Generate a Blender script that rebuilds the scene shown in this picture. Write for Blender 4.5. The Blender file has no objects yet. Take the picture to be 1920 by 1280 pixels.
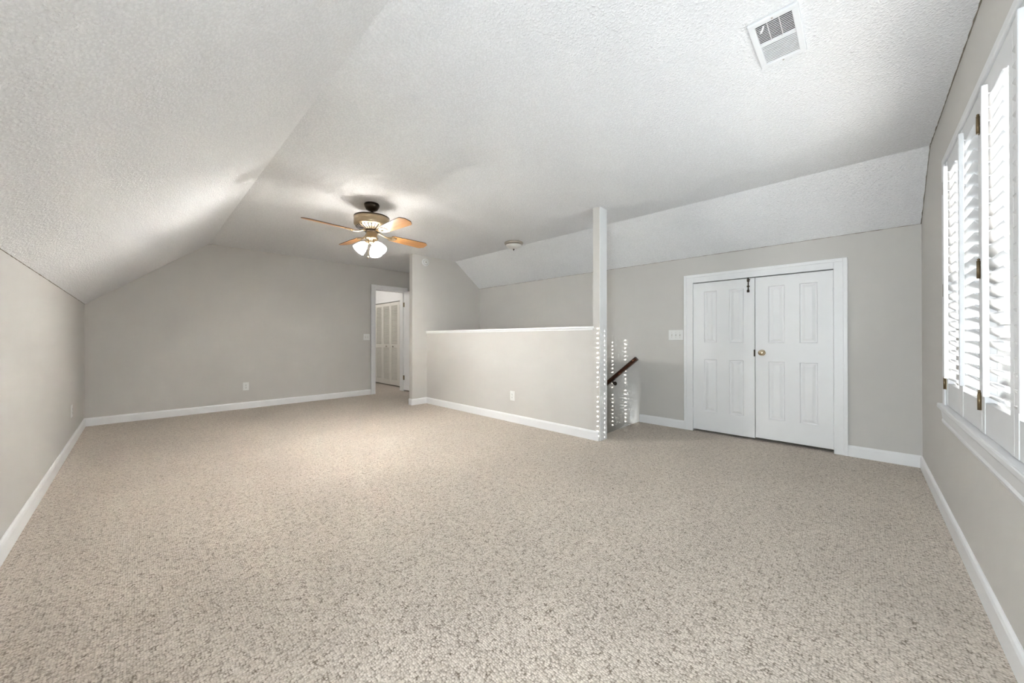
import bpy, bmesh, math, random
from mathutils import Vector, Matrix
from math import sin, cos, pi, radians as R

sc = bpy.context.scene
COL = sc.collection
random.seed(7)

# ------------------------------------------------------------------ camera
F_PX, PSI, PITCH, CY = 677.8, 0.8019, 0.0039, -6.47
EYE = 1.04
cam_d = bpy.data.cameras.new('camera')
cam_d.sensor_width = 36.0
cam_d.sensor_fit = 'HORIZONTAL'
cam_d.lens = F_PX / 1920 * 36.0
cam_d.shift_y = CY / 1920
cam_d.clip_start = 0.02
cam = bpy.data.objects.new('camera', cam_d)
cam.location = (0, 0, EYE)
cam.rotation_euler = (pi / 2 + PITCH, 0, -PSI)
COL.objects.link(cam)
sc.camera = cam

# ------------------------------------------------------------------ view + world + sun
sc.view_settings.view_transform = 'Standard'
sc.view_settings.look = 'None'
sc.view_settings.gamma = 1
sc.view_settings.use_curve_mapping = False
sc.view_settings.exposure = 4.93

WORLD_STRENGTH = 2.4
SUN_STRENGTH = 17.0
FAN_EMIT = 1.4
BULB_WATT = 1.9
HALL_WATT = 0.5

w = bpy.data.worlds.new('sky')
sc.world = w
w.use_nodes = True
bg = w.node_tree.nodes['Background']
bg.inputs[0].default_value = (0.83, 0.925, 1.0, 1)
bg.inputs[1].default_value = WORLD_STRENGTH

sun_d = bpy.data.lights.new('sun', 'SUN')
sun_d.energy = SUN_STRENGTH
sun_d.color = (1.0, 0.95, 0.87)
sun_d.angle = R(0.25)
sun = bpy.data.objects.new('sun', sun_d)
hd = Vector((1, 1.66, 0)).normalized()
sdir = Vector((hd.x, hd.y, -0.29))
sun.rotation_euler = sdir.to_track_quat('-Z', 'Y').to_euler()
sun.location = (0, -6, 4)
COL.objects.link(sun)

# sampling portals for the sky light in the window openings and the added fill window
def portal(loc, rot, sx, sy):
    d = bpy.data.lights.new('sky_portal', 'AREA')
    d.shape = 'RECTANGLE'
    d.size, d.size_y = sx, sy
    d.cycles.is_portal = True
    o = bpy.data.objects.new('sky_portal', d)
    o.location, o.rotation_euler = loc, rot
    COL.objects.link(o)
portal((2.38, -0.52, 1.365), (-pi / 2, 0, pi), 1.80, 1.42)
portal((-0.575, 0.05, 0.91), (0, -pi / 2, 0), 0.92, 0.52)

# ------------------------------------------------------------------ room numbers
XL, XR = -0.449, 4.417
YW, YB = -0.351, 6.680
ZC, ZKL, ZKR = 2.403, 1.462, 1.979
XF1, XF2 = 0.697, 3.863
YS = 5.12                 # stair end wall, room face
XS = 3.017                # its free end
XH, XH2 = 3.284, 3.427    # half wall faces
YP0, YP1 = 2.006, 1.926   # post
ZCAP = 1.178
YST = 2.03                # top edge of the stairs
XC = 3.951                # closet front in the next room
YB2 = YB + 0.12

# ------------------------------------------------------------------ materials
def new_mat(name):
    m = bpy.data.materials.new(name)
    m.use_nodes = True
    nt = m.node_tree
    b = nt.nodes['Principled BSDF']
    return m, nt, b

def N(nt, t, **kw):
    n = nt.nodes.new(t)
    for k, v in kw.items():
        if k in n.inputs.keys():
            n.inputs[k].default_value = v
        else:
            setattr(n, k, v)
    return n

def simple(name, col, rough=0.5, metal=0.0, noise=0.03, nscale=40.0, bump=0.0, bscale=300.0):
    m, nt, b = new_mat(name)
    L = nt.links
    b.inputs['Roughness'].default_value = rough
    b.inputs['Metallic'].default_value = metal
    tc = N(nt, 'ShaderNodeTexCoord')
    no = N(nt, 'ShaderNodeTexNoise', Scale=nscale, Detail=3.0)
    L.new(tc.outputs['Object'], no.inputs['Vector'])
    mx = N(nt, 'ShaderNodeMix', data_type='RGBA')
    mx.inputs['A'].default_value = tuple(max(0, c * (1 - noise)) for c in col) + (1,)
    mx.inputs['B'].default_value = tuple(min(1, c * (1 + noise)) for c in col) + (1,)
    L.new(no.outputs['Fac'], mx.inputs['Factor'])
    L.new(mx.outputs['Result'], b.inputs['Base Color'])
    if bump:
        n2 = N(nt, 'ShaderNodeTexNoise', Scale=bscale, Detail=2.0)
        L.new(tc.outputs['Object'], n2.inputs['Vector'])
        bp = N(nt, 'ShaderNodeBump', Strength=bump, Distance=0.002)
        L.new(n2.outputs['Fac'], bp.inputs['Height'])
        L.new(bp.outputs['Normal'], b.inputs['Normal'])
    return m

def popcorn():
    m, nt, b = new_mat('popcorn_ceiling')
    L = nt.links
    b.inputs['Roughness'].default_value = 0.95
    tc = N(nt, 'ShaderNodeTexCoord')
    n1 = N(nt, 'ShaderNodeTexNoise', Scale=75.0, Detail=3.0, Roughness=0.6)
    v1 = N(nt, 'ShaderNodeTexVoronoi', Scale=95.0)
    L.new(tc.outputs['Object'], n1.inputs['Vector'])
    L.new(tc.outputs['Object'], v1.inputs['Vector'])
    r = N(nt, 'ShaderNodeMapRange')
    r.inputs['From Min'].default_value = 0.38
    r.inputs['From Max'].default_value = 0.68
    L.new(n1.outputs['Fac'], r.inputs['Value'])
    inv = N(nt, 'ShaderNodeMath', operation='SUBTRACT')
    inv.inputs[0].default_value = 0.75
    L.new(v1.outputs['Distance'], inv.inputs[1])
    mul = N(nt, 'ShaderNodeMath', operation='MULTIPLY')
    L.new(r.outputs['Result'], mul.inputs[0])
    L.new(inv.outputs[0], mul.inputs[1])
    bp = N(nt, 'ShaderNodeBump', Strength=0.8, Distance=0.009)
    L.new(mul.outputs[0], bp.inputs['Height'])
    L.new(bp.outputs['Normal'], b.inputs['Normal'])
    cr = N(nt, 'ShaderNodeMix', data_type='RGBA')  # shade of the pits put into the colour, following the relief
    cr.inputs['A'].default_value = (0.795, 0.795, 0.80, 1)
    cr.inputs['B'].default_value = (0.875, 0.875, 0.88, 1)
    c2 = N(nt, 'ShaderNodeMapRange')
    c2.inputs['From Min'].default_value = 0.0
    c2.inputs['From Max'].default_value = 0.16
    L.new(mul.outputs[0], c2.inputs['Value'])
    L.new(c2.outputs['Result'], cr.inputs['Factor'])
    L.new(cr.outputs['Result'], b.inputs['Base Color'])
    return m

def carpet():
    m, nt, b = new_mat('berber_carpet')
    L = nt.links
    b.inputs['Roughness'].default_value = 1.0
    b.inputs['Specular IOR Level'].default_value = 0.1
    b.inputs['Sheen Weight'].default_value = 0.45
    b.inputs['Sheen Roughness'].default_value = 0.45
    b.inputs['Sheen Tint'].default_value = (0.95, 0.88, 0.79, 1)
    tc = N(nt, 'ShaderNodeTexCoord')
    mp = N(nt, 'ShaderNodeMapping')
    mp.inputs['Scale'].default_value = (1.0, 0.86, 1.0)
    L.new(tc.outputs['Object'], mp.inputs['Vector'])
    vo = N(nt, 'ShaderNodeTexVoronoi', Scale=135.0, Randomness=0.62)
    L.new(mp.outputs['Vector'], vo.inputs['Vector'])
    sep = N(nt, 'ShaderNodeSeparateColor')
    L.new(vo.outputs['Color'], sep.inputs['Color'])
    cr = N(nt, 'ShaderNodeValToRGB')                  # yarn tone of each loop
    e = cr.color_ramp.elements
    e[0].position = 0.0; e[0].color = (0.46, 0.395, 0.33, 1)
    e[1].position = 1.0; e[1].color = (0.64, 0.57, 0.495, 1)
    L.new(sep.outputs['Red'], cr.inputs['Fac'])
    # dark gaps where loops meet, denser in patches
    pn = N(nt, 'ShaderNodeTexNoise', Scale=34.0, Detail=4.0, Roughness=0.65)
    L.new(tc.outputs['Object'], pn.inputs['Vector'])
    pr = N(nt, 'ShaderNodeMapRange')
    pr.inputs['From Min'].default_value = 0.33
    pr.inputs['From Max'].default_value = 0.66
    pr.inputs['To Min'].default_value = 0.12
    pr.inputs['To Max'].default_value = 1.0
    L.new(pn.outputs['Fac'], pr.inputs['Value'])
    gp = N(nt, 'ShaderNodeMapRange')
    gp.inputs['From Min'].default_value = 0.46
    gp.inputs['From Max'].default_value = 0.70
    L.new(vo.outputs['Distance'], gp.inputs['Value'])
    gm = N(nt, 'ShaderNodeMath', operation='MULTIPLY')
    L.new(pr.outputs['Result'], gm.inputs[0])
    L.new(gp.outputs['Result'], gm.inputs[1])
    gx = N(nt, 'ShaderNodeMix', data_type='RGBA')
    gx.inputs['B'].default_value = (0.11, 0.08, 0.055, 1)
    L.new(gm.outputs[0], gx.inputs['Factor'])
    L.new(cr.outputs['Color'], gx.inputs['A'])
    # worn / soiled areas
    ln = N(nt, 'ShaderNodeTexNoise', Scale=1.1, Detail=4.0, Roughness=0.55)
    L.new(tc.outputs['Object'], ln.inputs['Vector'])
    lr = N(nt, 'ShaderNodeMapRange')
    lr.inputs['From Min'].default_value = 0.3
    lr.inputs['From Max'].default_value = 0.7
    lr.inputs['To Min'].default_value = 0.90
    lr.inputs['To Max'].default_value = 1.06
    L.new(ln.outputs['Fac'], lr.inputs['Value'])
    mx = N(nt, 'ShaderNodeMix', data_type='RGBA', blend_type='MULTIPLY')
    mx.inputs['Factor'].default_value = 1.0
    L.new(gx.outputs['Result'], mx.inputs['A'])
    L.new(lr.outputs['Result'], mx.inputs['B'])
    L.new(mx.outputs['Result'], b.inputs['Base Color'])
    bp = N(nt, 'ShaderNodeBump', Strength=0.7, Distance=0.004)
    bp.invert = True
    L.new(vo.outputs['Distance'], bp.inputs['Height'])
    L.new(bp.outputs['Normal'], b.inputs['Normal'])
    return m

def wood(name, c1, c2, rough=0.35, scale=(3, 60, 60)):
    m, nt, b = new_mat(name)
    L = nt.links
    b.inputs['Roughness'].default_value = rough
    tc = N(nt, 'ShaderNodeTexCoord')
    mp = N(nt, 'ShaderNodeMapping')
    mp.inputs['Scale'].default_value = scale
    L.new(tc.outputs['Object'], mp.inputs['Vector'])
    no = N(nt, 'ShaderNodeTexNoise', Scale=1.0, Detail=5.0, Roughness=0.6)
    L.new(mp.outputs['Vector'], no.inputs['Vector'])
    cr = N(nt, 'ShaderNodeValToRGB')
    e = cr.color_ramp.elements
    e[0].position = 0.3; e[0].color = c1 + (1,)
    e[1].position = 0.7; e[1].color = c2 + (1,)
    L.new(no.outputs['Fac'], cr.inputs['Fac'])
    L.new(cr.outputs['Color'], b.inputs['Base Color'])
    return m

def glass_mat(name, tr):
    m = bpy.data.materials.new(name)
    m.use_nodes = True
    nt = m.node_tree
    nt.nodes.clear()
    o = nt.nodes.new('ShaderNodeOutputMaterial')
    mx = nt.nodes.new('ShaderNodeMixShader')
    mx.inputs[0].default_value = 0.05
    t = nt.nodes.new('ShaderNodeBsdfTransparent')
    t.inputs[0].default_value = (tr, tr * 1.005, tr, 1)
    g = nt.nodes.new('ShaderNodeBsdfGlossy')
    g.inputs['Roughness'].default_value = 0.02
    nt.links.new(t.outputs[0], mx.inputs[1])
    nt.links.new(g.outputs[0], mx.inputs[2])
    nt.links.new(mx.outputs[0], o.inputs[0])
    return m

def lamp_glass():
    m, nt, b = new_mat('lit_frosted_glass')
    b.inputs['Base Color'].default_value = (0.9, 0.88, 0.84, 1)
    b.inputs['Roughness'].default_value = 0.4
    b.inputs['Emission Color'].default_value = (1.0, 0.965, 0.91, 1)
    b.inputs['Emission Strength'].default_value = FAN_EMIT
    return m

M_WALL = simple('greige_wall_paint', (0.605, 0.582, 0.550), 0.75, noise=0.015, nscale=3.0, bump=0.10, bscale=260.0)
M_WHITE = simple('white_trim_paint', (0.86, 0.86, 0.86), 0.38, noise=0.012, nscale=8.0)
M_DOOR = simple('white_door_paint', (0.86, 0.86, 0.86), 0.42, noise=0.012, nscale=8.0)
M_SHUT = simple('white_shutter_paint', (0.74, 0.74, 0.745), 0.40, noise=0.008, nscale=8.0)
M_CLOSET = simple('ivory_louver_paint', (0.76, 0.735, 0.68), 0.5, noise=0.015, nscale=8.0)
M_POP = popcorn()
M_CARPET = carpet()
M_PLATE = simple('white_plastic', (0.80, 0.80, 0.78), 0.35, noise=0.01)
M_SLOT = simple('dark_slot', (0.03, 0.03, 0.03), 0.6)
M_DARKMETAL = simple('dark_bronze', (0.055, 0.04, 0.028), 0.30, 0.85, noise=0.15)
M_HINGE = simple('aged_brass', (0.20, 0.145, 0.08), 0.38, 0.8, noise=0.3, nscale=120)
M_BRASS = simple('antique_brass', (0.46, 0.36, 0.235), 0.33, 0.95, noise=0.08)
M_KNOB = simple('polished_brass', (0.72, 0.60, 0.42), 0.18, 1.0, noise=0.03)
M_NICKEL = simple('brushed_nickel', (0.50, 0.46, 0.41), 0.30, 0.95, noise=0.08)
M_BLADE = wood('oak_blade', (0.40, 0.175, 0.055), (0.60, 0.31, 0.115), 0.38)
M_EDGE = simple('dark_blade_edge', (0.10, 0.055, 0.03), 0.5)
M_RAIL = wood('dark_stained_wood', (0.028, 0.010, 0.006), (0.075, 0.030, 0.016), 0.22, (40, 5, 40))
M_GLASS = glass_mat('clear_window_glass', .97)
M_GLASS2 = glass_mat('dimmed_window_glass', .375)  # tint added to dim daylight through the shuttered windows, no screen there
M_LAMP = lamp_glass()
M_BOWL = simple('frosted_bowl_glass', (0.80, 0.78, 0.74), 0.35, noise=0.02)
M_VENT = simple('white_vent_enamel', (0.80, 0.80, 0.81), 0.42, noise=0.01)
M_SHADE = simple('shade_black', (0.022, 0.022, 0.022), 0.8)  # near-black standing in for shade in the duct and closet
M_SEAM = simple('dark_seam', (0.22, 0.19, 0.15), 0.95, noise=0.4, nscale=60)
M_EXT = simple('sun_blocker_pale', (0.6, 0.6, 0.58), 0.8)  # for the unseen wall added to block the sun

# ------------------------------------------------------------------ mesh helpers
class MB:
    def __init__(self):
        self.bm = bmesh.new()
        self.mats = []
        self.mi = 0
    def mat(self, m):
        if m not in self.mats:
            self.mats.append(m)
        self.mi = self.mats.index(m)
        return self
    def _mark(self, faces, smooth=False):
        for f in faces:
            f.material_index = self.mi
            f.smooth = smooth
    def box(self, x0, x1, y0, y1, z0, z1, bev=0.0, rot=None, org=None):
        bm = self.bm
        xs, ys, zs = sorted((x0, x1)), sorted((y0, y1)), sorted((z0, z1))
        v = [bm.verts.new((x, y, z)) for z in zs for y in ys for x in xs]
        idx = [(0, 2, 3, 1), (4, 5, 7, 6), (0, 1, 5, 4), (2, 6, 7, 3), (0, 4, 6, 2), (1, 3, 7, 5)]
        fs = [bm.faces.new([v[i] for i in q]) for q in idx]
        self._mark(fs)
        if rot is not None:
            o = Vector(org) if org is not None else Vector(((x0 + x1) / 2, (y0 + y1) / 2, (z0 + z1) / 2))
            bmesh.ops.transform(bm, verts=v, matrix=Matrix.Translation(o) @ rot @ Matrix.Translation(-o))
        if bev:
            es = list({e for f in fs for e in f.edges})
            r = bmesh.ops.bevel(bm, geom=es, offset=bev, segments=2, affect='EDGES', profile=0.5)
            self._mark(r['faces'])
        return self
    def prism(self, pts, axis, a, b, smooth=False):
        """polygon pts (2-D) extruded along axis from a to b. x: (y,z)  y: (x,z)  z: (x,y)"""
        bm = self.bm
        def P(p, t):
            return {'x': (t, p[0], p[1]), 'y': (p[0], t, p[1]), 'z': (p[0], p[1], t)}[axis]
        A = [bm.verts.new(P(p, a)) for p in pts]
        B = [bm.verts.new(P(p, b)) for p in pts]
        n = len(pts)
        fs = [bm.faces.new(A), bm.faces.new(B[::-1])]
        sd = [bm.faces.new([A[i], B[i], B[(i + 1) % n], A[(i + 1) % n]]) for i in range(n)]
        self._mark(fs)
        self._mark(sd, smooth)
        return self
    def lathe(self, prof, c=(0, 0, 0), seg=32, mat=None, smooth=True, caps=True):
        """prof: list of (r, h) spun about local z, placed at c, optional rotation matrix"""
        bm = self.bm
        rings = []
        M = Matrix.Translation(Vector(c)) @ (mat if mat is not None else Matrix.Identity(4))
        for r, h in prof:
            if r < 1e-6:
                rings.append([bm.verts.new(M @ Vector((0, 0, h)))])
            else:
                rings.append([bm.verts.new(M @ Vector((r * cos(2 * pi * i / seg), r * sin(2 * pi * i / seg), h))) for i in range(seg)])
        fs = []
        for a, b in zip(rings, rings[1:]):
            for i in range(seg):
                j = (i + 1) % seg
                if len(a) == 1 and len(b) == 1:
                    continue
                if len(a) == 1:
                    fs.append(bm.faces.new([a[0], b[i], b[j]]))
                elif len(b) == 1:
                    fs.append(bm.faces.new([a[i], b[0], a[j]]))
                else:
                    fs.append(bm.faces.new([a[i], b[i], b[j], a[j]]))
        if caps:
            for rg in (rings[0], rings[-1]):
                if len(rg) > 2:
                    self._mark([bm.faces.new(rg)])
        self._mark(fs, smooth)
        return self
    def tube(self, pts, r, seg=10):
        bm = self.bm
        pts = [Vector(p) for p in pts]
        rings = []
        for i, p in enumerate(pts):
            d = (pts[min(i + 1, len(pts) - 1)] - pts[max(i - 1, 0)]).normalized()
            u = d.cross(Vector((0, 0, 1)))
            if u.length < 1e-3:
                u = d.cross(Vector((1, 0, 0)))
            u.normalize()
            v = d.cross(u)
            rr = r[i] if isinstance(r, (list, tuple)) else r
            rings.append([bm.verts.new(p + (u * cos(2 * pi * k / seg) + v * sin(2 * pi * k / seg)) * rr) for k in range(seg)])
        fs = []
        for a, b in zip(rings, rings[1:]):
            for k in range(seg):
                fs.append(bm.faces.new([a[k], a[(k + 1) % seg], b[(k + 1) % seg], b[k]]))
        self._mark(fs, True)
        self._mark([bm.faces.new(rings[0][::-1]), bm.faces.new(rings[-1])])
        return self
    def quad(self, *pts):
        f = self.bm.faces.new([self.bm.verts.new(p) for p in pts])
        self._mark([f])
        return self
    def build(self, name, m=None, parent=None, loc=(0, 0, 0)):
        me = bpy.data.meshes.new(name)
        bmesh.ops.recalc_face_normals(self.bm, faces=self.bm.faces)
        self.bm.to_mesh(me)
        self.bm.free()
        if m is not None and not self.mats:
            self.mats = [m]
        for q in self.mats:
            me.materials.append(q)
        o = bpy.data.objects.new(name, me)
        COL.objects.link(o)
        o.location = loc
        if parent is not None:
            o.parent = parent
        return o

def tag(o, label, cat, group=None, kind=None):
    o['label'] = label
    o['category'] = cat
    if group:
        o['group'] = group
    if kind:
        o['kind'] = kind
    return o

def empty(name, loc=(0, 0, 0), rz=0.0):
    o = bpy.data.objects.new(name, None)
    o.location = loc
    o.rotation_euler = (0, 0, rz)
    o.empty_display_size = 0.1
    COL.objects.link(o)
    return o

def copy_tree(o, parent=None):
    c = o.copy()
    COL.objects.link(c)
    if parent is not None:
        c.parent = parent
    for ch in list(o.children):
        copy_tree(ch, c)
    return c

def structure(o, label, cat):
    return tag(o, label, cat, None, 'structure')

# ------------------------------------------------------------------ large structure
# floor (one carpet, with the stair hole left open)
f = MB()
f.prism([(XL - .1, YW - .1), (XR + .7, YW - .1), (XR + .7, YST), (XH2, YST), (XH2, YS), (XR + .7, YS),
         (XR + .7, 8.75), (XL - .1, 8.75)], 'z', -0.22, 0.0)
structure(f.build('floor', M_CARPET), 'beige flecked loop carpet covering the whole attic room floor', 'floor')

# ceiling: left slope, flat part, right slope
t = 0.12
c = MB()
c.prism([(XL, ZKL), (XF1, ZC), (XF2, ZC), (XR, ZKR), (XR + .12, ZKR), (XR + .12, ZC + .3), (XL - .12, ZC + .3), (XL - .12, ZKL)],
        'y', YW - .16, YB2)
structure(c.build('ceiling', M_POP), 'white popcorn textured ceiling with a slope on either side', 'ceiling')

W4A, W4B, W4Z0, W4Z1 = -.20, 0.30, 0.46, 1.36     # unseen window added in the knee wall for extra daylight
kl = MB()
kl.box(XL - .12, XL, YW - .16, W4A, -.2, ZKL + .1)
kl.box(XL - .12, XL, W4B, YB2, -.2, ZKL + .1)
kl.box(XL - .12, XL, W4A, W4B, -.2, W4Z0)
kl.box(XL - .12, XL, W4A, W4B, W4Z1, ZKL + .1)
structure(kl.build('wall_left', M_WALL),
          'low greige knee wall on the left under the long slope', 'wall')

# back gable wall with door opening
DX0, DX1, DZ = 3.142, 3.735, 2.005
b = MB()
b.prism([(XL, 0), (XL, ZKL), (XF1, ZC), (DX0, ZC), (DX0, 0)], 'y', YB, YB2)
b.prism([(DX0, DZ), (DX0, ZC), (DX1, ZC), (DX1, DZ)], 'y', YB, YB2)
b.prism([(DX1, 0), (DX1, ZC), (XF2, ZC), (XR, ZKR), (XR, 0)], 'y', YB, YB2)
structure(b.build('wall_back', M_WALL), 'greige gable wall at the far end with the open doorway', 'wall')

# window gable wall with one wide opening
WX0, WX1, WZ0, WZ1 = 1.490, 3.268, 0.655, 2.072
YWO = YW - 0.16
g = MB()
g.prism([(XL, -.2), (XL, ZKL), (XF1, ZC), (WX0, ZC), (WX0, -.2)], 'y', YWO, YW)
g.prism([(WX1, -.2), (WX1, ZC), (XF2, ZC), (XR, ZKR), (XR, -.2)], 'y', YWO, YW)
g.box(WX0, WX1, YWO, YW, -.2, WZ0)
g.box(WX0, WX1, YWO, YW, WZ1, ZC)
structure(g.build('wall_window', M_WALL), 'greige wall on the right holding the shuttered windows', 'wall')

# door wall on the right, running down into the stairwell
CY0, CY1, CZ = 0.178, 1.394, 1.690     # closet opening
XR2 = XR + 0.12
d = MB()
d.box(XR, XR2, YWO, CY0, -.2, ZKR)
d.box(XR, XR2, CY1, YST, -.2, ZKR)
d.box(XR, XR2, CY0, CY1, CZ, ZKR)
d.box(XR, XR2, YST, YB2, -2.5, ZKR)
structure(d.build('wall_right', M_WALL), 'greige knee wall with the white double closet doors and the stair handrail', 'wall')

# stair end wall (full height), stair side half wall, post
s = MB()
s.prism([(XS, 0), (XS, ZC), (XF2, ZC), (XR, ZKR), (XR, 0)], 'y', YS, YS + .085)
s.box(XH, XR, YS, YS + .085, -2.5, 0)
structure(s.build('wall_stair_end', M_WALL), 'full height greige wall closing the far end of the stairwell', 'wall')
structure(MB().box(XH, XH2, YP0 - .002, YS, -2.5, ZCAP - .02).build('wall_stair_side', M_WALL),
          'greige half wall beside the stairwell with a white cap', 'wall')
p = MB()
p.box(XH, XH2, YP1 + .004, YP0, -.2, ZC)
structure(p.build('wall_post', M_WALL), 'slim full height post at the near end of the half wall', 'post')
structure(MB().box(XH + .001, XH2 - .001, YP1, YP1 + .006, 0, ZC).build('trim_1', M_WHITE),
          'white board on the window side of the slim post', 'trim')
cp = MB()
cp.box(XH - .018, XH2 + .018, YP0 - .006, YS, ZCAP - .022, ZCAP, bev=.004)
cp.box(XH - .008, XH, YP0, YS, ZCAP - .04, ZCAP - .022)
cp.box(XH2, XH2 + .008, YP0, YS, ZCAP - .04, ZCAP - .022)
structure(cp.build('trim_2', M_WHITE), 'thin white cap along the top of the half wall', 'trim')

# stairs going down behind the half wall
st = MB()
RISE, RUN = 0.19, 0.24
for i in range(12):
    y0 = YST + i * RUN
    st.box(XH2, XR - .022, y0 + .02, y0 + RUN + .045, -(i + 1) * RISE - .19, -(i + 1) * RISE, bev=.012)
st.box(XH2, XR, YST + .02, YS, -2.5, -2.4)
structure(st.build('stairs', M_CARPET), 'carpeted steps going down behind the half wall', 'stairs')
sk = MB()
sk.prism([(2.075, -.3), (2.075, -.055), (2.20, -.055), (YS, -.055 - (YS - 2.20) * RISE / RUN), (YS, -.35 - (YS - 2.2) * RISE / RUN)],
         'x', XR - .02, XR - .001)
structure(sk.build('trim_3', M_WHITE), 'white skirt board stepping down the stair wall', 'trim')

# next room seen through the doorway
nr = MB()
nr.box(2.2, 2.3, YB2, 8.75, 0, 2.42)
structure(nr.build('wall_next_left', M_WHITE), 'white wall of the room beyond the doorway', 'wall')
structure(MB().box(2.2, XC + .5, 8.65, 8.75, 0, 2.42).build('wall_next_far', M_WHITE),
          'far white wall of the room beyond the doorway', 'wall')
structure(MB().box(2.2, XC + .75, YB2, 8.75, 2.40, 2.5).build('ceiling_next', M_POP),
          'bright ceiling of the room beyond the doorway', 'ceiling')
cw = MB()
cw.box(XC + .02, XC + .12, YB2, 6.90, 0, 2.41)
cw.box(XC + .02, XC + .12, 8.40, 8.66, 0, 2.41)
cw.box(XC + .02, XC + .12, 6.90, 8.40, 1.885, 2.41)
structure(cw.build('wall_next_closet', M_WHITE), 'white wall above the louvered closet doors', 'wall')
cb = MB()
cb.box(XC + .62, XC + .66, 6.7, 8.7, -.2, 2.45)
cb.box(XC + .12, XC + .66, YB2 - .02, YB2 + .02, -.2, 2.45)
cb.box(XC + .12, XC + .66, 8.66, 8.72, -.2, 2.45)
structure(cb.build('wall_closet_back', M_WHITE), 'dim inner wall behind the louvered closet doors', 'wall')
ct = MB()
ct.box(XC + .004, XC + .02, 6.84, 8.45, 1.885, 1.945, bev=.003)
ct.box(XC + .004, XC + .02, 8.40, 8.46, 0, 1.885, bev=.003)
structure(ct.build('trim_4', M_WHITE), 'white casing above the louvered closet doors', 'trim')
# closet behind the double doors, its shade painted as black walls
k = MB()
k.box(XR2, XR2 + .5, CY0 - .1, CY0 - .06, 0, 1.8)
k.box(XR2, XR2 + .5, CY1 + .06, CY1 + .1, 0, 1.8)
k.box(XR2 + .46, XR2 + .5, CY0 - .1, CY1 + .1, 0, 1.8)
k.box(XR2, XR2 + .5, CY0 - .1, CY1 + .1, 1.76, 1.8)
structure(k.build('wall_closet_inside', M_SHADE), 'closet walls painted dark as shade behind the double doors', 'wall')

# ------------------------------------------------------------------ baseboards
BH, BT = 0.098, 0.014
def bb_prof(sgn=1):
    return [(0, 0), (sgn * BT, 0), (sgn * BT, BH - .018), (sgn * BT * .72, BH - .006), (sgn * BT * .3, BH), (0, BH)]
def bb_y(x, sgn, y0, y1, mb=None):
    mb = mb or MB()
    mb.prism([(x + a, z) for a, z in bb_prof(sgn)], 'y', y0, y1)
    return mb
def bb_x(y, sgn, x0, x1, mb=None):
    mb = mb or MB()
    mb.prism([(y + a, z) for a, z in bb_prof(sgn)], 'x', x0, x1)
    return mb
structure(bb_y(XL, 1, YW, YB).build('baseboard_left', M_WHITE), 'white baseboard along the left knee wall', 'baseboard')
structure(bb_x(YB, -1, XL, 3.058).build('baseboard_back', M_WHITE), 'white baseboard along the far gable wall', 'baseboard')
structure(bb_x(YW, 1, XL, XR).build('baseboard_window', M_WHITE), 'white baseboard under the shuttered windows', 'baseboard')
structure(bb_y(XR, -1, YW, .090).build('baseboard_right', M_WHITE), 'short white baseboard between the closet doors and the window corner', 'baseboard')
structure(bb_y(XR, -1, 1.483, 2.022).build('baseboard_right_far', M_WHITE), 'short white baseboard between the closet doors and the stairs', 'baseboard')
structure(bb_y(XH, -1, YP1 + .012, YS).build('baseboard_stair_side', M_WHITE), 'white baseboard along the foot of the half wall', 'baseboard')
m = bb_x(YS, -1, XS - .013, XH - .012)
bb_y(XS, -1, YS - .013, YS + .085, m)
structure(m.build('baseboard_stair_end', M_WHITE), 'short white baseboard at the corner of the full height stair wall', 'baseboard')

# thin dark uneven seams between ceiling and walls
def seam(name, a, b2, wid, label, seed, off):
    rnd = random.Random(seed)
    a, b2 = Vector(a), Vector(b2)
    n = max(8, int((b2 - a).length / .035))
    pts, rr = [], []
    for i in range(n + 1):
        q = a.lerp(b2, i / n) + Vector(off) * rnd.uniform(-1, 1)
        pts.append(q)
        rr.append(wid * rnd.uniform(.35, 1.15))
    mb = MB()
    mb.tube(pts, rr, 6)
    structure(mb.build(name, M_SEAM), label, 'seam')
seam('trim_5', (XF2 - .02, YW + .001, ZC), (1.0, YW + .001, ZC), .0042, 'dark uneven seam between flat ceiling and window wall', 1, (0, 0, .001))
seam('trim_6', (XF2, YW + .001, ZC), (XR, YW + .001, ZKR), .0040, 'dark uneven seam between right slope and window wall', 2, (0, 0, .001))
seam('trim_7', (XL + .001, .6, ZKL), (XL + .001, YB, ZKL), .0026, 'thin dark seam between left slope and knee wall', 3, (0, 0, .001))
seam('trim_8', (XR - .001, YW, ZKR), (XR - .001, YS, ZKR), .0026, 'thin dark seam between right slope and door wall', 4, (0, 0, .001))

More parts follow.
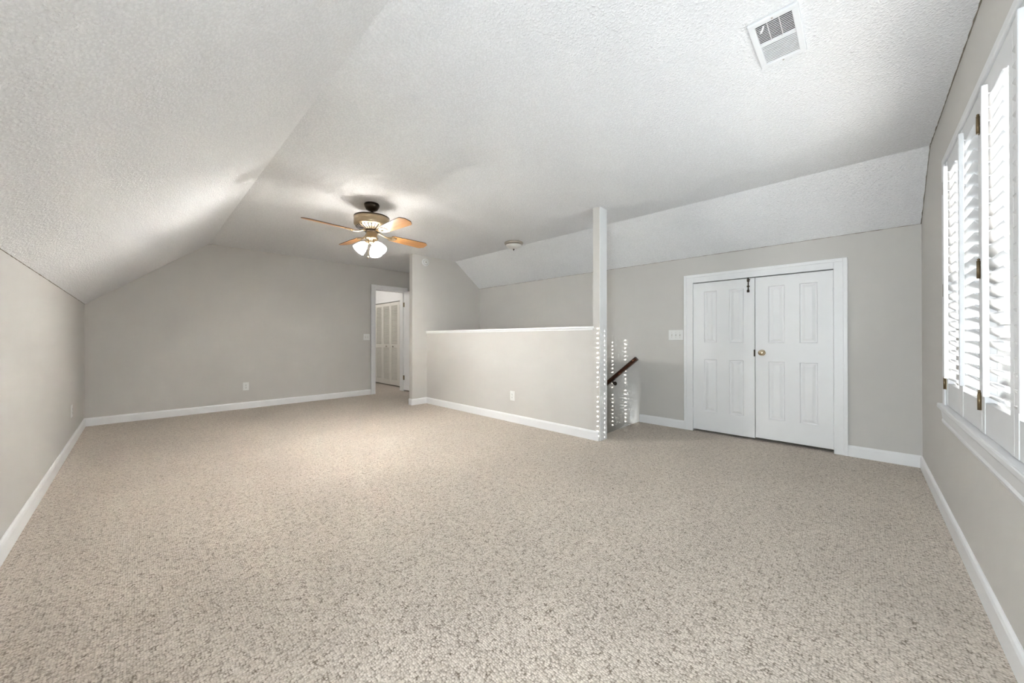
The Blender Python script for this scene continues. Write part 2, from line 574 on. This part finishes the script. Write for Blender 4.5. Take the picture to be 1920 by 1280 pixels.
# ------------------------------------------------------------------ windows (outside the shutters)
PANEL_W = 0.430
JOINTS = [3.235, 2.805, 2.372, 1.942, 1.512]
YF = YW + 0.002          # room face of the shutter panels
def window(name, x0, x1, label, WZ1=WZ1, fx=.125, gl=M_GLASS2):
    root = empty(name, ((x0 + x1) / 2, YW - .11, WZ0))
    structure(root, label, 'window')
    o = root.location
    def bx(nm, boxes, mat, par=root):
        mb = MB()
        for q in boxes:
            mb.box(q[0] - o.x, q[1] - o.x, q[2] - o.y, q[3] - o.y, q[4] - o.z, q[5] - o.z)
        return mb.build(nm, mat, par)
    yo = YW - .155
    bx('window_frame', [(x0, x0 + fx, yo, YW - .05, WZ0, WZ1), (x1 - fx, x1, yo, YW - .05, WZ0, WZ1),
                        (x0 + fx, x1 - fx, yo, YW - .05, WZ1 - .03, WZ1), (x0 + fx, x1 - fx, yo, YW - .05, WZ0, WZ0 + .03)], M_WHITE)
    zm = (WZ0 + WZ1) / 2 - .03
    for (z0, z1, y0) in ((WZ0 + .03, zm + .02, yo + .055), (zm - .02, WZ1 - .03, yo + .015)):
        a, c2 = x0 + fx, x1 - fx
        sash = bx('sash', [(a, a + .04, y0, y0 + .032, z0, z1), (c2 - .04, c2, y0, y0 + .032, z0, z1),
                    (a + .04, c2 - .04, y0, y0 + .032, z0, z0 + .045), (a + .04, c2 - .04, y0, y0 + .032, z1 - .045, z1)], M_WHITE)
        bx('glass_pane', [(a + .04, c2 - .04, y0 + .014, y0 + .018, z0 + .045, z1 - .045)], gl, sash)
    return root
window('window_1', 2.375, WX1, 'window behind the far pair of white shutters')
w4 = MB()
for a, b2 in ((W4A, W4A + .05), ((W4A + W4B) / 2 - .025, (W4A + W4B) / 2 + .025), (W4B - .05, W4B)):
    w4.box(XL - .10, XL - .05, a, b2, W4Z0, W4Z1)
for a, b2 in ((W4Z0, W4Z0 + .05), (W4Z1 - .05, W4Z1)):
    w4.box(XL - .10, XL - .05, W4A + .05, W4B - .05, a, b2)
w4 = structure(w4.build('fill_window', M_WHITE), 'unseen window added low in the left knee wall for daylight', 'window')
MB().box(XL - .08, XL - .076, W4A + .02, W4B - .02, W4Z0 + .02, W4Z1 - .02).build('glass_pane', M_GLASS, w4)
window('window_2', WX0, 2.375, 'window behind the near pair of white shutters at the right edge')

# added unseen wall outside that keeps direct sun out of the added window
structure(MB().box(-5.6, -1.92, -6.4, -5.9, -3.0, 4.6).build('sun_blocker_wall', M_EXT), 'unseen pale wall added outside to block the sun', 'wall')

# shutter frame, stool and apron
fr = MB()
fr.box(WX0 - .03, WX1 + .028, YW - .03, YW + .010, 2.056, 2.092, bev=.003)
fr.box(3.238, WX1 + .028, YW - .03, YW + .010, WZ0, 2.056, bev=.003)
fr.box(WX0 - .03, 1.512, YW - .03, YW + .010, WZ0, 2.056, bev=.003)
structure(fr.build('trim_9', M_SHUT), 'white frame holding the shutter panels', 'trim')
sl = MB()
sl.box(WX0 - .07, 3.345, YW - .10, YW + .028, WZ0 - .022, WZ0 + .006, bev=.006)
structure(sl.build('trim_10', M_SHUT), 'white window sill ledge below the shutters', 'sill')
ap = MB()
ap.prism([(YW, WZ0 - .105), (YW + .010, WZ0 - .105), (YW + .014, WZ0 - .09), (YW + .010, WZ0 - .08), (YW + .016, WZ0 - .035), (YW + .022, WZ0 - .022), (YW, WZ0 - .022)],
         'x', WX0 - .04, 3.30)
structure(ap.build('trim_11', M_SHUT), 'white moulded apron under the window sill', 'trim')

# one shutter panel, local origin at its lower far corner (x runs to -x)
PZ0, PZ1 = 0.664, 2.054
LZ0, LZ1 = 0.790, 1.946
NL = 23
PITCH_L = (LZ1 - LZ0) / NL
TILT = R(36)
GAP = 0.0085
STH = .032
STILE = 0.042
def make_shutter():
    root = empty('window_shutter', (0, YF, PZ0))
    W = PANEL_W - .003
    H = PZ1 - PZ0
    mb = MB()
    mb.box(-STILE, 0, -STH, 0, 0, H, bev=.002)
    mb.box(-W, -W + STILE, -STH, 0, 0, H, bev=.002)
    mb.box(-W + STILE, -STILE, -.026, -.002, 0, LZ0 - PZ0, bev=.0015)
    mb.box(-W + STILE, -STILE, -.026, -.002, LZ1 - PZ0, H, bev=.0015)
    mb.build('panel_frame', M_SHUT, root)
    x0, x1 = -W + STILE + GAP, -STILE - GAP
    prof = []
    for i in range(16):
        a = 2 * pi * i / 16
        y, z = .032 * cos(a), .0060 * max(-1, min(1, 1.25 * sin(a)))
        prof.append((y * cos(TILT) - z * sin(TILT), y * sin(TILT) + z * cos(TILT)))
    lm = None
    for i in range(NL):
        zc = (LZ0 - PZ0) + (i + .5) * PITCH_L
        if lm is None:
            m2 = MB()
            m2.prism(prof, 'x', x0, x1, smooth=True)
            o = m2.build('louver', M_SHUT, root, (0, -STH / 2, zc))
            lm = o.data
        else:
            o = bpy.data.objects.new('louver', lm)
            COL.objects.link(o)
            o.parent = root
            o.location = (0, -STH / 2, zc)
    # tilt rod with one wire staple per louver
    r = MB()
    xm = -W / 2
    ye = -STH / 2 + .032 * cos(TILT)
    ze = .032 * sin(TILT)
    zt = 1.972 - PZ0
    zb = .830 - PZ0
    r.box(xm - .010, xm + .010, ye + .006, ye + .022, zb, zt, bev=.003)
    for i in range(NL):
        zc = (LZ0 - PZ0) + (i + .5) * PITCH_L + ze
        if zc < zt and zc > zb:
            r.tube([(xm - .004, ye - .003, zc), (xm - .004, ye + .008, zc)], .0009, 5)
            r.tube([(xm + .004, ye - .003, zc), (xm + .004, ye + .008, zc)], .0009, 5)
    r.build('tilt_rod', M_SHUT, root)
    return root
def hinge_on(root, x, zs):
    for z in zs:
        h = MB()
        h.box(x + (.003 if x < -.1 else -.018), x + (.022 if x < -.1 else -.003), -.001, .003, z - .036, z + .036, bev=.001)
        h.lathe([(.0055, -.036), (.0055, .036)], (x + (.004 if x < -.1 else 0), .006, z), 12)
        h.lathe([(0, .036), (.004, .038), (.0045, .043), (0, .047)], (x + (.004 if x < -.1 else 0), .006, z), 10, caps=False)
        h.build('hinge', M_HINGE, root)
shut = make_shutter()
LAB = ['white louvered shutter panel nearest the room corner',
       'white louvered shutter panel with dark hinges, second from the room corner',
       'white louvered shutter panel just right of the dark hinges',
       'white louvered shutter panel cut off by the right photo edge']
roots = []
for i in range(4):
    o = shut if i == 0 else copy_tree(shut)
    o.location = (JOINTS[i], YF, PZ0)
    tag(o, LAB[i], 'shutter', 'plantation shutters on the window wall')
    roots.append(o)
HZ = [0.125, 0.66, 1.25]
hinge_on(roots[0], .006, HZ)
hinge_on(roots[1], -PANEL_W + .0015, HZ)
hinge_on(roots[3], -PANEL_W + .0015, HZ)

# ------------------------------------------------------------------ double closet doors
def panel_leaf(root, y0, y1, pan_y, pan_z, z0, z1, xf, th):
    """flat slab with recessed raised-field panels; room face at x = xf looking to -x"""
    o = root.location
    mb = MB()
    bm = mb.bm
    ys = sorted({y0, y1, *[v for p in pan_y for v in p]})
    zs = sorted({z0, z1, *[v for p in pan_z for v in p]})
    def isp(a, b2, c2, d2):
        return any(abs(a - p[0]) < 1e-6 and abs(b2 - p[1]) < 1e-6 for p in pan_y) and any(abs(c2 - q[0]) < 1e-6 and abs(d2 - q[1]) < 1e-6 for q in pan_z)
    V = lambda x, y, z: (x - o.x, y - o.y, z - o.z)
    for a, b2 in zip(ys, ys[1:]):
        for c2, d2 in zip(zs, zs[1:]):
            if not isp(a, b2, c2, d2):
                mb.quad(V(xf, a, c2), V(xf, b2, c2), V(xf, b2, d2), V(xf, a, d2))
            else:
                # steps: bevel in, groove, rise to field
                rings = [(0, 0.0), (.007, .010), (.016, .0105), (.040, .001), (.044, .001)]
                prev = None
                for ins, dep in rings:
                    r4 = [V(xf + dep, a + ins, c2 + ins), V(xf + dep, b2 - ins, c2 + ins), V(xf + dep, b2 - ins, d2 - ins), V(xf + dep, a + ins, d2 - ins)]
                    if prev:
                        for i in range(4):
                            j = (i + 1) % 4
                            mb.quad(prev[i], prev[j], r4[j], r4[i])
                    prev = r4
                mb.quad(*prev)
    # sides and back
    xb = xf + th
    mb.quad(V(xb, y0, z0), V(xb, y0, z1), V(xb, y1, z1), V(xb, y1, z0))
    mb.quad(V(xf, y0, z0), V(xf, y0, z1), V(xb, y0, z1), V(xb, y0, z0))
    mb.quad(V(xf, y1, z0), V(xb, y1, z0), V(xb, y1, z1), V(xf, y1, z1))
    mb.quad(V(xf, y0, z1), V(xf, y1, z1), V(xb, y1, z1), V(xb, y0, z1))
    mb.quad(V(xf, y0, z0), V(xb, y0, z0), V(xb, y1, z0), V(xf, y1, z0))
    bmesh.ops.remove_doubles(bm, verts=bm.verts, dist=1e-5)
    return mb.build('door_leaf', M_DOOR, root)

XD = XR + 0.004
PZ = [(0.235, 0.819), (1.004, 1.578)]
def butt_hinge(root, y, z, sgn):
    o = root.location
    h = MB()
    h.box(XD - .002 - o.x, XD + .001 - o.x, y - sgn * .022 - o.y, y - o.y, z - .047 - o.z, z + .047 - o.z)
    h.lathe([(.0065, -.048), (.0065, .048)], (XD - .006 - o.x, y - o.y, z - o.z), 12)
    return h.build('hinge', M_DOOR, root)

dl = empty('door_1', (XD, 1.387, .016))
structure(dl, 'left leaf of the white double closet doors with a dark slide bolt', 'door')
panel_leaf(dl, 0.7935, 1.387, [(1.144, 1.273), (0.892, 1.025)], PZ, .024, 1.676, XD, .035)
for z in (1.453, .215):
    butt_hinge(dl, 1.390, z, 1)
o = dl.location
bo = MB()
yb_ = 0.848 - o.y
xb_ = -.001
bo.box(xb_ - .003, xb_ + .001, yb_ - .008, yb_ + .008, 1.545 - o.z, 1.56 - o.z)
bo.box(xb_ - .003, xb_ + .001, yb_ - .014, yb_ + .014, 1.655 - o.z, 1.668 - o.z)
bo.lathe([(.0055, 1.535 - o.z), (.0055, 1.692 - o.z)], (xb_ - .008, yb_, 0), 10)
bo.box(xb_ - .014, xb_, yb_ - .012, yb_ + .012, 1.585 - o.z, 1.600 - o.z, bev=.002)
bo.box(xb_ - .014, xb_, yb_ - .011, yb_ + .011, 1.640 - o.z, 1.652 - o.z, bev=.002)
bo.box(xb_ - .018, xb_, yb_ - .011, yb_ + .011, 1.530 - o.z, 1.556 - o.z, bev=.003)
bo.build('slide_bolt', M_DARKMETAL, dl)
sp = MB()
sp.box(-.002, .02, .7935 - .0015 - o.y, .7935 + .009 - o.y, .865 - o.z, .935 - o.z)
sp.build('strike_plate', M_DARKMETAL, dl)

dr = empty('door_2', (XD, .185, .016))
structure(dr, 'right leaf of the white double closet doors with a brass knob', 'door')
panel_leaf(dr, 0.186, 0.7880, [(0.545, 0.677), (0.296, 0.430)], PZ, .034, 1.676, XD, .035)
for z in (1.460, .225):
    butt_hinge(dr, .182, z, -1)
o = dr.location
kn = MB()
RY = Matrix.Rotation(-pi / 2, 4, 'Y')     # local z -> -x
kn.lathe([(.031, 0), (.031, .004), (.026, .009), (.012, .012), (.011, .030), (.018, .036), (.0265, .045), (.0275, .054), (.022, .063), (.010, .067), (0, .0675)],
         (0, .730 - o.y, .905 - o.z), 28, RY)
kn.build('knob', M_KNOB, dr)

cs = MB()
y0, y1, z1 = .090, 1.483, 1.775
cs.box(XR - .014, XR, y0, CY0 + .006, 0, z1, bev=.003)
cs.box(XR - .014, XR, CY1 - .006, y1, 0, z1, bev=.003)
cs.box(XR - .014, XR, CY0 + .006, CY1 - .006, CZ - .006, z1, bev=.003)
# raised outer band
cs.box(XR - .021, XR - .010, y0, y0 + .030, 0, z1, bev=.003)
cs.box(XR - .021, XR - .010, y1 - .030, y1, 0, z1, bev=.003)
cs.box(XR - .021, XR - .010, y0 + .030, y1 - .030, z1 - .030, z1, bev=.003)
# jamb lining
cs.box(XR - .002, XR + .11, CY0 - .001, CY0 + .004, 0, CZ)
cs.box(XR - .002, XR + .11, CY1 - .004, CY1 + .001, 0, CZ)
cs.box(XR - .002, XR + .11, CY0, CY1, CZ - .005, CZ + .001)
structure(cs.build('trim_12', M_WHITE), 'white moulded casing around the double closet doors', 'trim')

# ------------------------------------------------------------------ doorway in the back wall
cs = MB()
def door_casing(ys, sgn):
    a = ys
    cs.box(3.058, DX0 - .004 + .01, a, a + sgn * .014, 0, 2.085, bev=.003)
    cs.box(DX1 - .006, DX1 + .085, a, a + sgn * .014, 0, 2.085, bev=.003)
    cs.box(DX0 + .006, DX1 - .006, a, a + sgn * .014, DZ - .006, 2.085, bev=.003)
    cs.box(3.058, 3.086, a, a + sgn * .021, 0, 2.085, bev=.003)
    cs.box(DX1 + .057, DX1 + .085, a, a + sgn * .021, 0, 2.085, bev=.003)
    cs.box(3.086, DX1 + .057, a, a + sgn * .021, 2.057, 2.085, bev=.003)
door_casing(YB, -1)
door_casing(YB2, 1)
cs.box(DX0 - .001, DX0 + .012, YB - .001, YB2 + .001, 0, DZ)
cs.box(DX1 - .012, DX1 + .001, YB - .001, YB2 + .001, 0, DZ)
cs.box(DX0, DX1, YB - .001, YB2 + .001, DZ - .012, DZ + .001)
structure(cs.build('trim_13', M_WHITE), 'white casing around the doorway in the far wall', 'trim')
# open leaf, swung into the room against the stub wall side
dd = empty('door_3', (DX1 - .004, YB - .022, .02))
structure(dd, 'white door standing open beside the far doorway', 'door')
lf = MB()
lf.box(.002, .037, -.585, 0, .004, 1.975, bev=.002)
lf.build('door_leaf', M_DOOR, dd)
for z in (.25, 1.72):
    h = MB()
    h.box(-.001, .003, -.03, .004, z - .045, z + .045)
    h.lathe([(.006, -.045), (.006, .045)], (0, .006, z), 10)
    h.build('hinge', M_HINGE, dd)
kb = MB()
kb.lathe([(.030, 0), (.030, .005), (.012, .01), (.011, .03), (.026, .045), (.026, .055), (0, .066)], (.002, -.53, .90), 20, RY)
kb.build('knob', M_KNOB, dd)

# louvered bifold closet doors in the next room
def bifold(name, ya, yb, knob_y, label):
    root = empty(name, (XC, ya, 0))
    structure(root, label, 'door')
    n = 2
    wd = (yb - ya) / n
    for i in range(n):
        a, b2 = i * wd + .002, (i + 1) * wd - .002
        mb = MB()
        z0, z1 = .025, 1.868
        sw = .045
        mb.box(0, .028, a, a + sw, z0, z1)
        mb.box(0, .028, b2 - sw, b2, z0, z1)
        for q0, q1 in ((z0, z0 + .105), (.855, .925), (z1 - .07, z1)):
            mb.box(.001, .027, a + sw, b2 - sw, q0, q1)
        for q0, q1, nn in ((z0 + .105, .855, 26), (.925, z1 - .07, 30)):
            hgt = (q1 - q0) / nn
            for j in range(nn):
                zc = q0 + (j + .5) * hgt
                mb.box(-.002, .030, a + sw, b2 - sw, zc - .0035, zc + .0035, rot=Matrix.Rotation(R(-46), 4, 'Y'))
        pnl = mb.build('louver_panel', M_CLOSET, root)
        if ya + a < knob_y < ya + b2:
            kk = MB()
            kk.lathe([(.009, 0), (.009, .012), (.017, .020), (.017, .028), (0, .034)], (0, knob_y - ya, .885), 16, RY)
            kk.build('knob', M_NICKEL, pnl)
bifold('door_4', 7.652, 8.385, 7.80, 'far pair of ivory louvered bifold closet doors beyond the doorway')
bifold('door_5', 6.915, 7.648, 7.50, 'near pair of ivory louvered bifold closet doors beyond the doorway')

# added bare light for the next room, its real source unseen
la = bpy.data.lights.new('next_room_fill', 'POINT')
la.energy = HALL_WATT
la.color = (1.0, 0.95, 0.88)
la.shadow_soft_size = 0.12
lo = bpy.data.objects.new('next_room_fill', la)
lo.location = (2.75, 7.7, 2.2)
COL.objects.link(lo)

# ------------------------------------------------------------------ ceiling fan
FX, FY = 1.632, 3.543
fan = empty('ceiling_fan', (FX, FY, ZC))
tag(fan, 'brass ceiling fan with four oak blades and lit glass shades', 'ceiling fan')
q = MB(); q.lathe([(.070, 0), (.074, -.012), (.070, -.030), (.055, -.058), (.030, -.072), (.016, -.074)], seg=36)
q.build('canopy', M_DARKMETAL, fan)
q = MB(); q.lathe([(.0125, -.07), (.0125, -.135)], seg=16)
q.lathe([(.022, -.118), (.024, -.126), (.022, -.134)], seg=16)
q.build('downrod', M_DARKMETAL, fan)
q = MB()
q.lathe([(.02, -.128), (.10, -.131), (.160, -.137), (.168, -.143), (.168, -.215), (.160, -.226)], seg=48)
mot = q.build('motor_housing', M_BRASS, fan)
q = MB()
q.lathe([(.1695, -.136), (.1705, -.141), (.1695, -.146)], seg=48, caps=False)
q.build('top_band', M_DARKMETAL, mot)
q = MB()
q.lathe([(.160, -.226), (.135, -.245), (.080, -.263), (.062, -.266)], seg=48, caps=False)
vp = q.build('vent_plate', M_BRASS, fan)
q = MB()
for i in range(28):
    a = 2 * pi * i / 28
    d1 = Vector((cos(a), sin(a), 0))
    q.tube([d1 * .088 + Vector((0, 0, -.2625)), d1 * .134 + Vector((0, 0, -.2475)), d1 * .150 + Vector((0, 0, -.2365))], .0042, 6)
q.build('vent_slots', M_SLOT, vp)
q = MB(); q.lathe([(.064, -.258), (.067, -.268), (.067, -.283), (.060, -.287)], seg=36)
q.build('flywheel', M_DARKMETAL, fan)
q = MB()
q.lathe([(.050, -.280), (.053, -.290), (.053, -.336), (.062, -.342), (.062, -.352), (.046, -.362), (.030, -.372), (.034, -.382), (.030, -.398), (.012, -.408), (0, -.409)], seg=36)
q.build('switch_housing', M_BRASS, fan)
ZBL = -.300
def blade_at(phi):
    rz = Matrix.Rotation(phi, 4, 'Z')
    pit = Matrix.Rotation(R(-13), 4, 'X')
    b0 = empty_blade = None
    out = [(.205, -.040), (.225, -.052), (.40, -.062), (.590, -.069), (.606, -.066), (.638, -.038), (.643, -.028), (.643, .028), (.638, .038), (.606, .066), (.590, .069), (.40, .062), (.225, .052), (.205, .040)]
    mb = MB()
    bm = mb.bm
    mb.mat(M_BLADE)
    mb.prism(out, 'z', -.0035, .0035)
    mb.mat(M_EDGE)
    for fc in bm.faces:
        if abs(fc.normal.z) < .5 and len(fc.verts) == 4:
            fc.material_index = mb.mi
    bm.normal_update()
    for fc in bm.faces:
        if abs(fc.normal.z) < .5:
            fc.material_index = 1
        else:
            fc.material_index = 0
    o = mb.build('blade', None, fan)
    o.matrix_local = Matrix.Translation((0, 0, ZBL)) @ rz @ pit
    ir = MB()
    # arm from flywheel then a leaf plate under the blade
    ir.tube([(.055, 0, .024), (.095, 0, .018), (.135, 0, .000), (.180, 0, -.008), (.215, 0, -.0065)], [.010, .009, .008, .009, .010], 10)
    ir.prism([(.165, -.012), (.195, -.034), (.225, -.043), (.262, -.030), (.272, 0), (.262, .030), (.225, .043), (.195, .034), (.165, .012)], 'z', -.0085, -.0037)
    for sx, sy in ((.222, -.028), (.222, .028), (.255, 0)):
        ir.lathe([(.005, -.0085), (.004, -.0115), (0, -.012)], (sx, sy, 0), 10, caps=False)
    ir.build('blade_iron', M_BRASS, o)
for i in range(4):
    blade_at(R(3 + 90 * i))
# four lit glass shades on short arms
CAMA = math.atan2(-FY, -FX)
for da in (-78, 40, 161):
    a = CAMA + R(da)
    rz = Matrix.Rotation(a, 4, 'Z')
    ar = MB()
    ar.tube([(.022, 0, -.378), (.036, 0, -.378), (.046, 0, -.384), (.051, 0, -.392)], .008, 10)
    til = Matrix.Rotation(R(-41), 4, 'Y')
    ORG = (.051, 0, -.394)
    ar.lathe([(.015, .012), (.023, .004), (.025, -.010), (.021, -.016)], ORG, 20, til)
    o = ar.build('lamp_arm', M_BRASS, fan)
    o.matrix_local = rz
    bl = bpy.data.lights.new('bulb_light', 'POINT')
    bl.energy = BULB_WATT
    bl.color = (0.985, 0.985, 0.985)
    bl.shadow_soft_size = .032
    bo_ = bpy.data.objects.new('bulb_light', bl)
    COL.objects.link(bo_)
    bo_.parent = o
    bo_.location = Vector(ORG) + til.to_3x3() @ Vector((0, 0, -.078))
    sh = MB()
    outer = [(.021, -.010), (.028, -.020), (.042, -.042), (.052, -.068), (.058, -.094), (.062, -.118)]
    inner = [(r - .003, h) for r, h in outer[::-1]]
    sh.lathe(outer + inner, ORG, 28, til, caps=False)
    sh.lathe([(0, -.02), (.014, -.026), (.020, -.036), (.020, -.044), (.010, -.052), (0, -.053)], ORG, 18, til)
    sh.build('lamp_shade', M_LAMP, o)
q = MB()
d1 = Vector((cos(CAMA + R(-38)), sin(CAMA + R(-38)), 0)) * .05
q.tube([d1 + Vector((0, 0, -.35)), d1 * 1.1 + Vector((0, 0, -.36)), d1 * 1.1 + Vector((0, 0, -.535))], .0013, 6)
q.lathe([(0, -.535), (.006, -.540), (.007, -.550), (.004, -.560), (0, -.562)], tuple(d1 * 1.1), 12, caps=False)
q.build('pull_chain', M_BRASS, fan)

# ------------------------------------------------------------------ flush ceiling light over the stairs
fl = empty('ceiling_light', (3.672, 3.52, ZC))
tag(fl, 'flush round ceiling light with frosted bowl over the stairwell', 'ceiling light')
q = MB(); q.lathe([(.130, 0), (.134, -.010), (.130, -.022), (.118, -.034), (.108, -.038)], seg=40)
q.build('metal_ring', M_NICKEL, fl)
q = MB(); q.lathe([(.112, -.030), (.106, -.048), (.088, -.066), (.060, -.080), (.028, -.088), (0, -.090)], seg=40)
q.build('glass_bowl', M_BOWL, fl)
q = MB(); q.lathe([(.006, -.086), (.012, -.092), (.010, -.099), (.005, -.103), (.007, -.110), (0, -.116)], seg=16)
q.build('finial', M_DARKMETAL, fl)

# ------------------------------------------------------------------ smoke detector
sd = empty('smoke_detector', (3.250, YS, 2.296))
tag(sd, 'round white smoke detector high on the stair end wall', 'smoke detector')
RX = Matrix.Rotation(pi / 2, 4, 'X')    # local z -> -y
q = MB(); q.lathe([(.062, 0), (.062, .012), (.056, .024), (.047, .027), (.044, .022), (.038, .022), (.035, .029), (.014, .031)], (0, 0, 0), 36, RX)
q.build('housing', M_PLATE, sd)
q = MB()
for i in range(16):
    a = 2 * pi * i / 16
    q.box(-.002, .002, -.0285, -.022, .0385, .0435, rot=Matrix.Rotation(a, 4, 'Y'), org=(0, -.025, 0))
q.build('vent_slots', M_DARKMETAL, sd)
q = MB(); q.lathe([(.012, .028), (.012, .033), (.009, .035), (0, .0355)], (0, 0, 0), 18, RX)
q.build('test_button', M_NICKEL, sd)

# ------------------------------------------------------------------ ceiling vent
V0, V1, VY0, VY1 = 1.838, 2.172, 0.180, 0.356
vt = empty('air_vent', ((V0 + V1) / 2, (VY0 + VY1) / 2, ZC))
tag(vt, 'white metal air register in the ceiling near the window', 'air vent')
o = vt.location
fm = MB()
zt, zb = 0.0, -.012
def vb(mb, x0, x1, y0, y1, z0, z1, **k):
    mb.box(x0 - o.x, x1 - o.x, y0 - o.y, y1 - o.y, z0, z1, **k)
bw = .024
vb(fm, V0, V0 + bw, VY0, VY1, zb, zt, bev=.003)
vb(fm, V1 - bw, V1, VY0, VY1, zb, zt, bev=.003)
vb(fm, V0 + bw, V1 - bw, VY0, VY0 + bw, zb, zt, bev=.003)
vb(fm, V0 + bw, V1 - bw, VY1 - bw, VY1, zb, zt, bev=.003)
xm = (V0 + V1) / 2 - .006
vb(fm, xm - .008, xm + .008, VY0 + bw, VY1 - bw, zb + .002, zt)
fm.build('vent_frame', M_VENT, vt)
q = MB(); vb(q, V0 + bw, V1 - bw, VY0 + bw, VY1 - bw, -.0015, -.0005)  # flat dark sheet painted as the shade inside the duct
q.build('duct_shade', M_SHADE, vt)
nb = 12
for half, (a, b2, ang) in enumerate(((V0 + bw, xm - .008, -22), (xm + .008, V1 - bw, -10))):
    for i in range(nb):
        xc = a + (i + .5) * (b2 - a) / nb
        q = MB()
        q.box(xc - (.0040 if half == 0 else .0048) - o.x, xc + (.0040 if half == 0 else .0048) - o.x, VY0 + bw - o.y, VY1 - bw - o.y, -.0070, -.0058, rot=Matrix.Rotation(R(ang), 4, 'Y'))
        q.build('slat', M_VENT, vt)
q = MB()
for yy in (VY0 + bw + .043, VY0 + bw + .085):
    vb(q, V0 + bw, xm - .008, yy - .001, yy + .001, -.011, -.006)
q.build('cross_wire', M_VENT, vt)
q = MB(); q.tube([(V0 + bw + .010 - o.x, VY1 - .055 - o.y, -.012), (V0 + bw + .018 - o.x, VY1 - .050 - o.y, -.020), (V0 + bw + .030 - o.x, VY1 - .042 - o.y, -.022)], [.003, .004, .006], 8)
q.build('damper_lever', M_VENT, vt)
for xx in (V0 + .010, V1 - .010):
    q = MB(); q.lathe([(.004, zb), (.0035, zb - .002), (0, zb - .0025)], (xx - o.x, 0, 0), 10, caps=False)
    q.build('screw', M_NICKEL, vt)

# ------------------------------------------------------------------ outlets and switches (built facing -y, then turned)
def plate(mb, wd, ht):
    mb.box(-wd / 2, wd / 2, -.006, 0, -ht / 2, ht / 2, bev=.0025)
def make_outlet():
    root = empty('wall_outlet')
    q = MB(); plate(q, .074, .118); q.build('plate', M_PLATE, root)
    for zz in (-.0195, .0195):
        q = MB()
        q.prism([(.0165 * cos(2 * pi * i / 20), max(-.0125, min(.0125, .0165 * sin(2 * pi * i / 20))) + zz) for i in range(20)], 'y', -.0085, -.005)
        rc = q.build('receptacle', M_PLATE, root)
        q = MB()
        q.box(-.0078, -.0052, -.0092, -.008, zz - .002, zz + .007)
        q.box(.0052, .0078, -.0092, -.008, zz - .001, zz + .006)
        q.lathe([(.003, 0), (.003, .001)], (0, -.0082, zz - .0075), 10, RX)
        q.build('slots', M_SLOT, rc)
    q = MB(); q.lathe([(.003, .006), (.0025, .0075), (0, .008)], (0, 0, 0), 10, RX, caps=False)
    q.build('screw', M_NICKEL, root)
    return root
def make_switch(n):
    root = empty('light_switch')
    q = MB(); plate(q, .074 + .046 * (n - 1), .118); q.build('plate', M_PLATE, root)
    for i in range(n):
        x = (i - (n - 1) / 2) * .046
        q = MB(); q.box(x - .0055, x + .0055, -.0075, -.004, -.012, .012)
        q.build('toggle_slot', M_NICKEL, root)
        q = MB(); q.box(x - .0042, x + .0042, -.020, -.005, -.004, .0075, bev=.0012, rot=Matrix.Rotation(R(-22), 4, 'X'))
        q.build('toggle', M_PLATE, root)
        for zz in (-.030, .030):
            q = MB()
            q.lathe([(.003, .006), (.0025, .0075), (0, .008)], (x, 0, zz), 10, RX, caps=False)
            q.build('screw', M_NICKEL, root)
    return root
ol = make_outlet()
spots = [((1.130, YB, .333), 0, 'white duplex outlet low on the far gable wall'),
         ((XH, 3.168, .330), -pi / 2, 'white duplex outlet low on the half wall'),
         ((XL, 5.487, .348), pi / 2, 'white outlet low on the left knee wall')]
for i, (l, rz, lab) in enumerate(spots):
    q = ol if i == 0 else copy_tree(ol)
    q.location = l
    q.rotation_euler = (0, 0, rz)
    tag(q, lab, 'outlet', 'wall outlets near the floor')
sw = make_switch(3)
sw.location = (XR, 1.578, 1.092)
sw.rotation_euler = (0, 0, -pi / 2)
tag(sw, 'white triple light switch left of the double closet doors', 'light switch')
sw = make_switch(2)
sw.location = (2.978, YB, 1.085)
tag(sw, 'white double light switch left of the far doorway', 'light switch')

# ------------------------------------------------------------------ handrail
hr = empty('handrail', (XR, YST, .80))
tag(hr, 'dark wooden handrail sloping down the stairwell wall', 'handrail')
ya, za = 2.035, .828
sl_ = -(.19 / .24)
sl_ = -0.84
yb = 4.7
L = math.hypot(yb - ya, (yb - ya) * sl_)
ang = math.atan2(sl_, 1)
q = MB()
prof = [(-.022, -.026), (.022, -.026), (.026, -.010), (.024, .012), (.014, .024), (-.014, .024), (-.024, .012), (-.026, -.010)]
q.prism(prof, 'y', 0, L)
rl = q.build('rail', M_RAIL, hr, (-.062, ya - YST, za - .80 - .026))
rl.rotation_euler = (ang, 0, 0)
for yy in (2.36, 3.4, 4.4):
    zz = za - .026 + (yy - ya) * sl_ - .80
    q = MB()
    yl = yy - YST
    q.lathe([(.026, 0), (.026, .004), (.020, .008), (.010, .010)], (0, yl, zz - .075), 18, RY)
    q.tube([(-.006, yl, zz - .075), (-.040, yl, zz - .078), (-.060, yl, zz - .062), (-.062, yl, zz - .030)], .007, 10)
    q.box(-.076, -.048, yl - .03, yl + .03, zz - .036, zz - .031, rot=Matrix.Rotation(ang, 4, 'X'))
    q.build('bracket', M_DARKMETAL, hr)
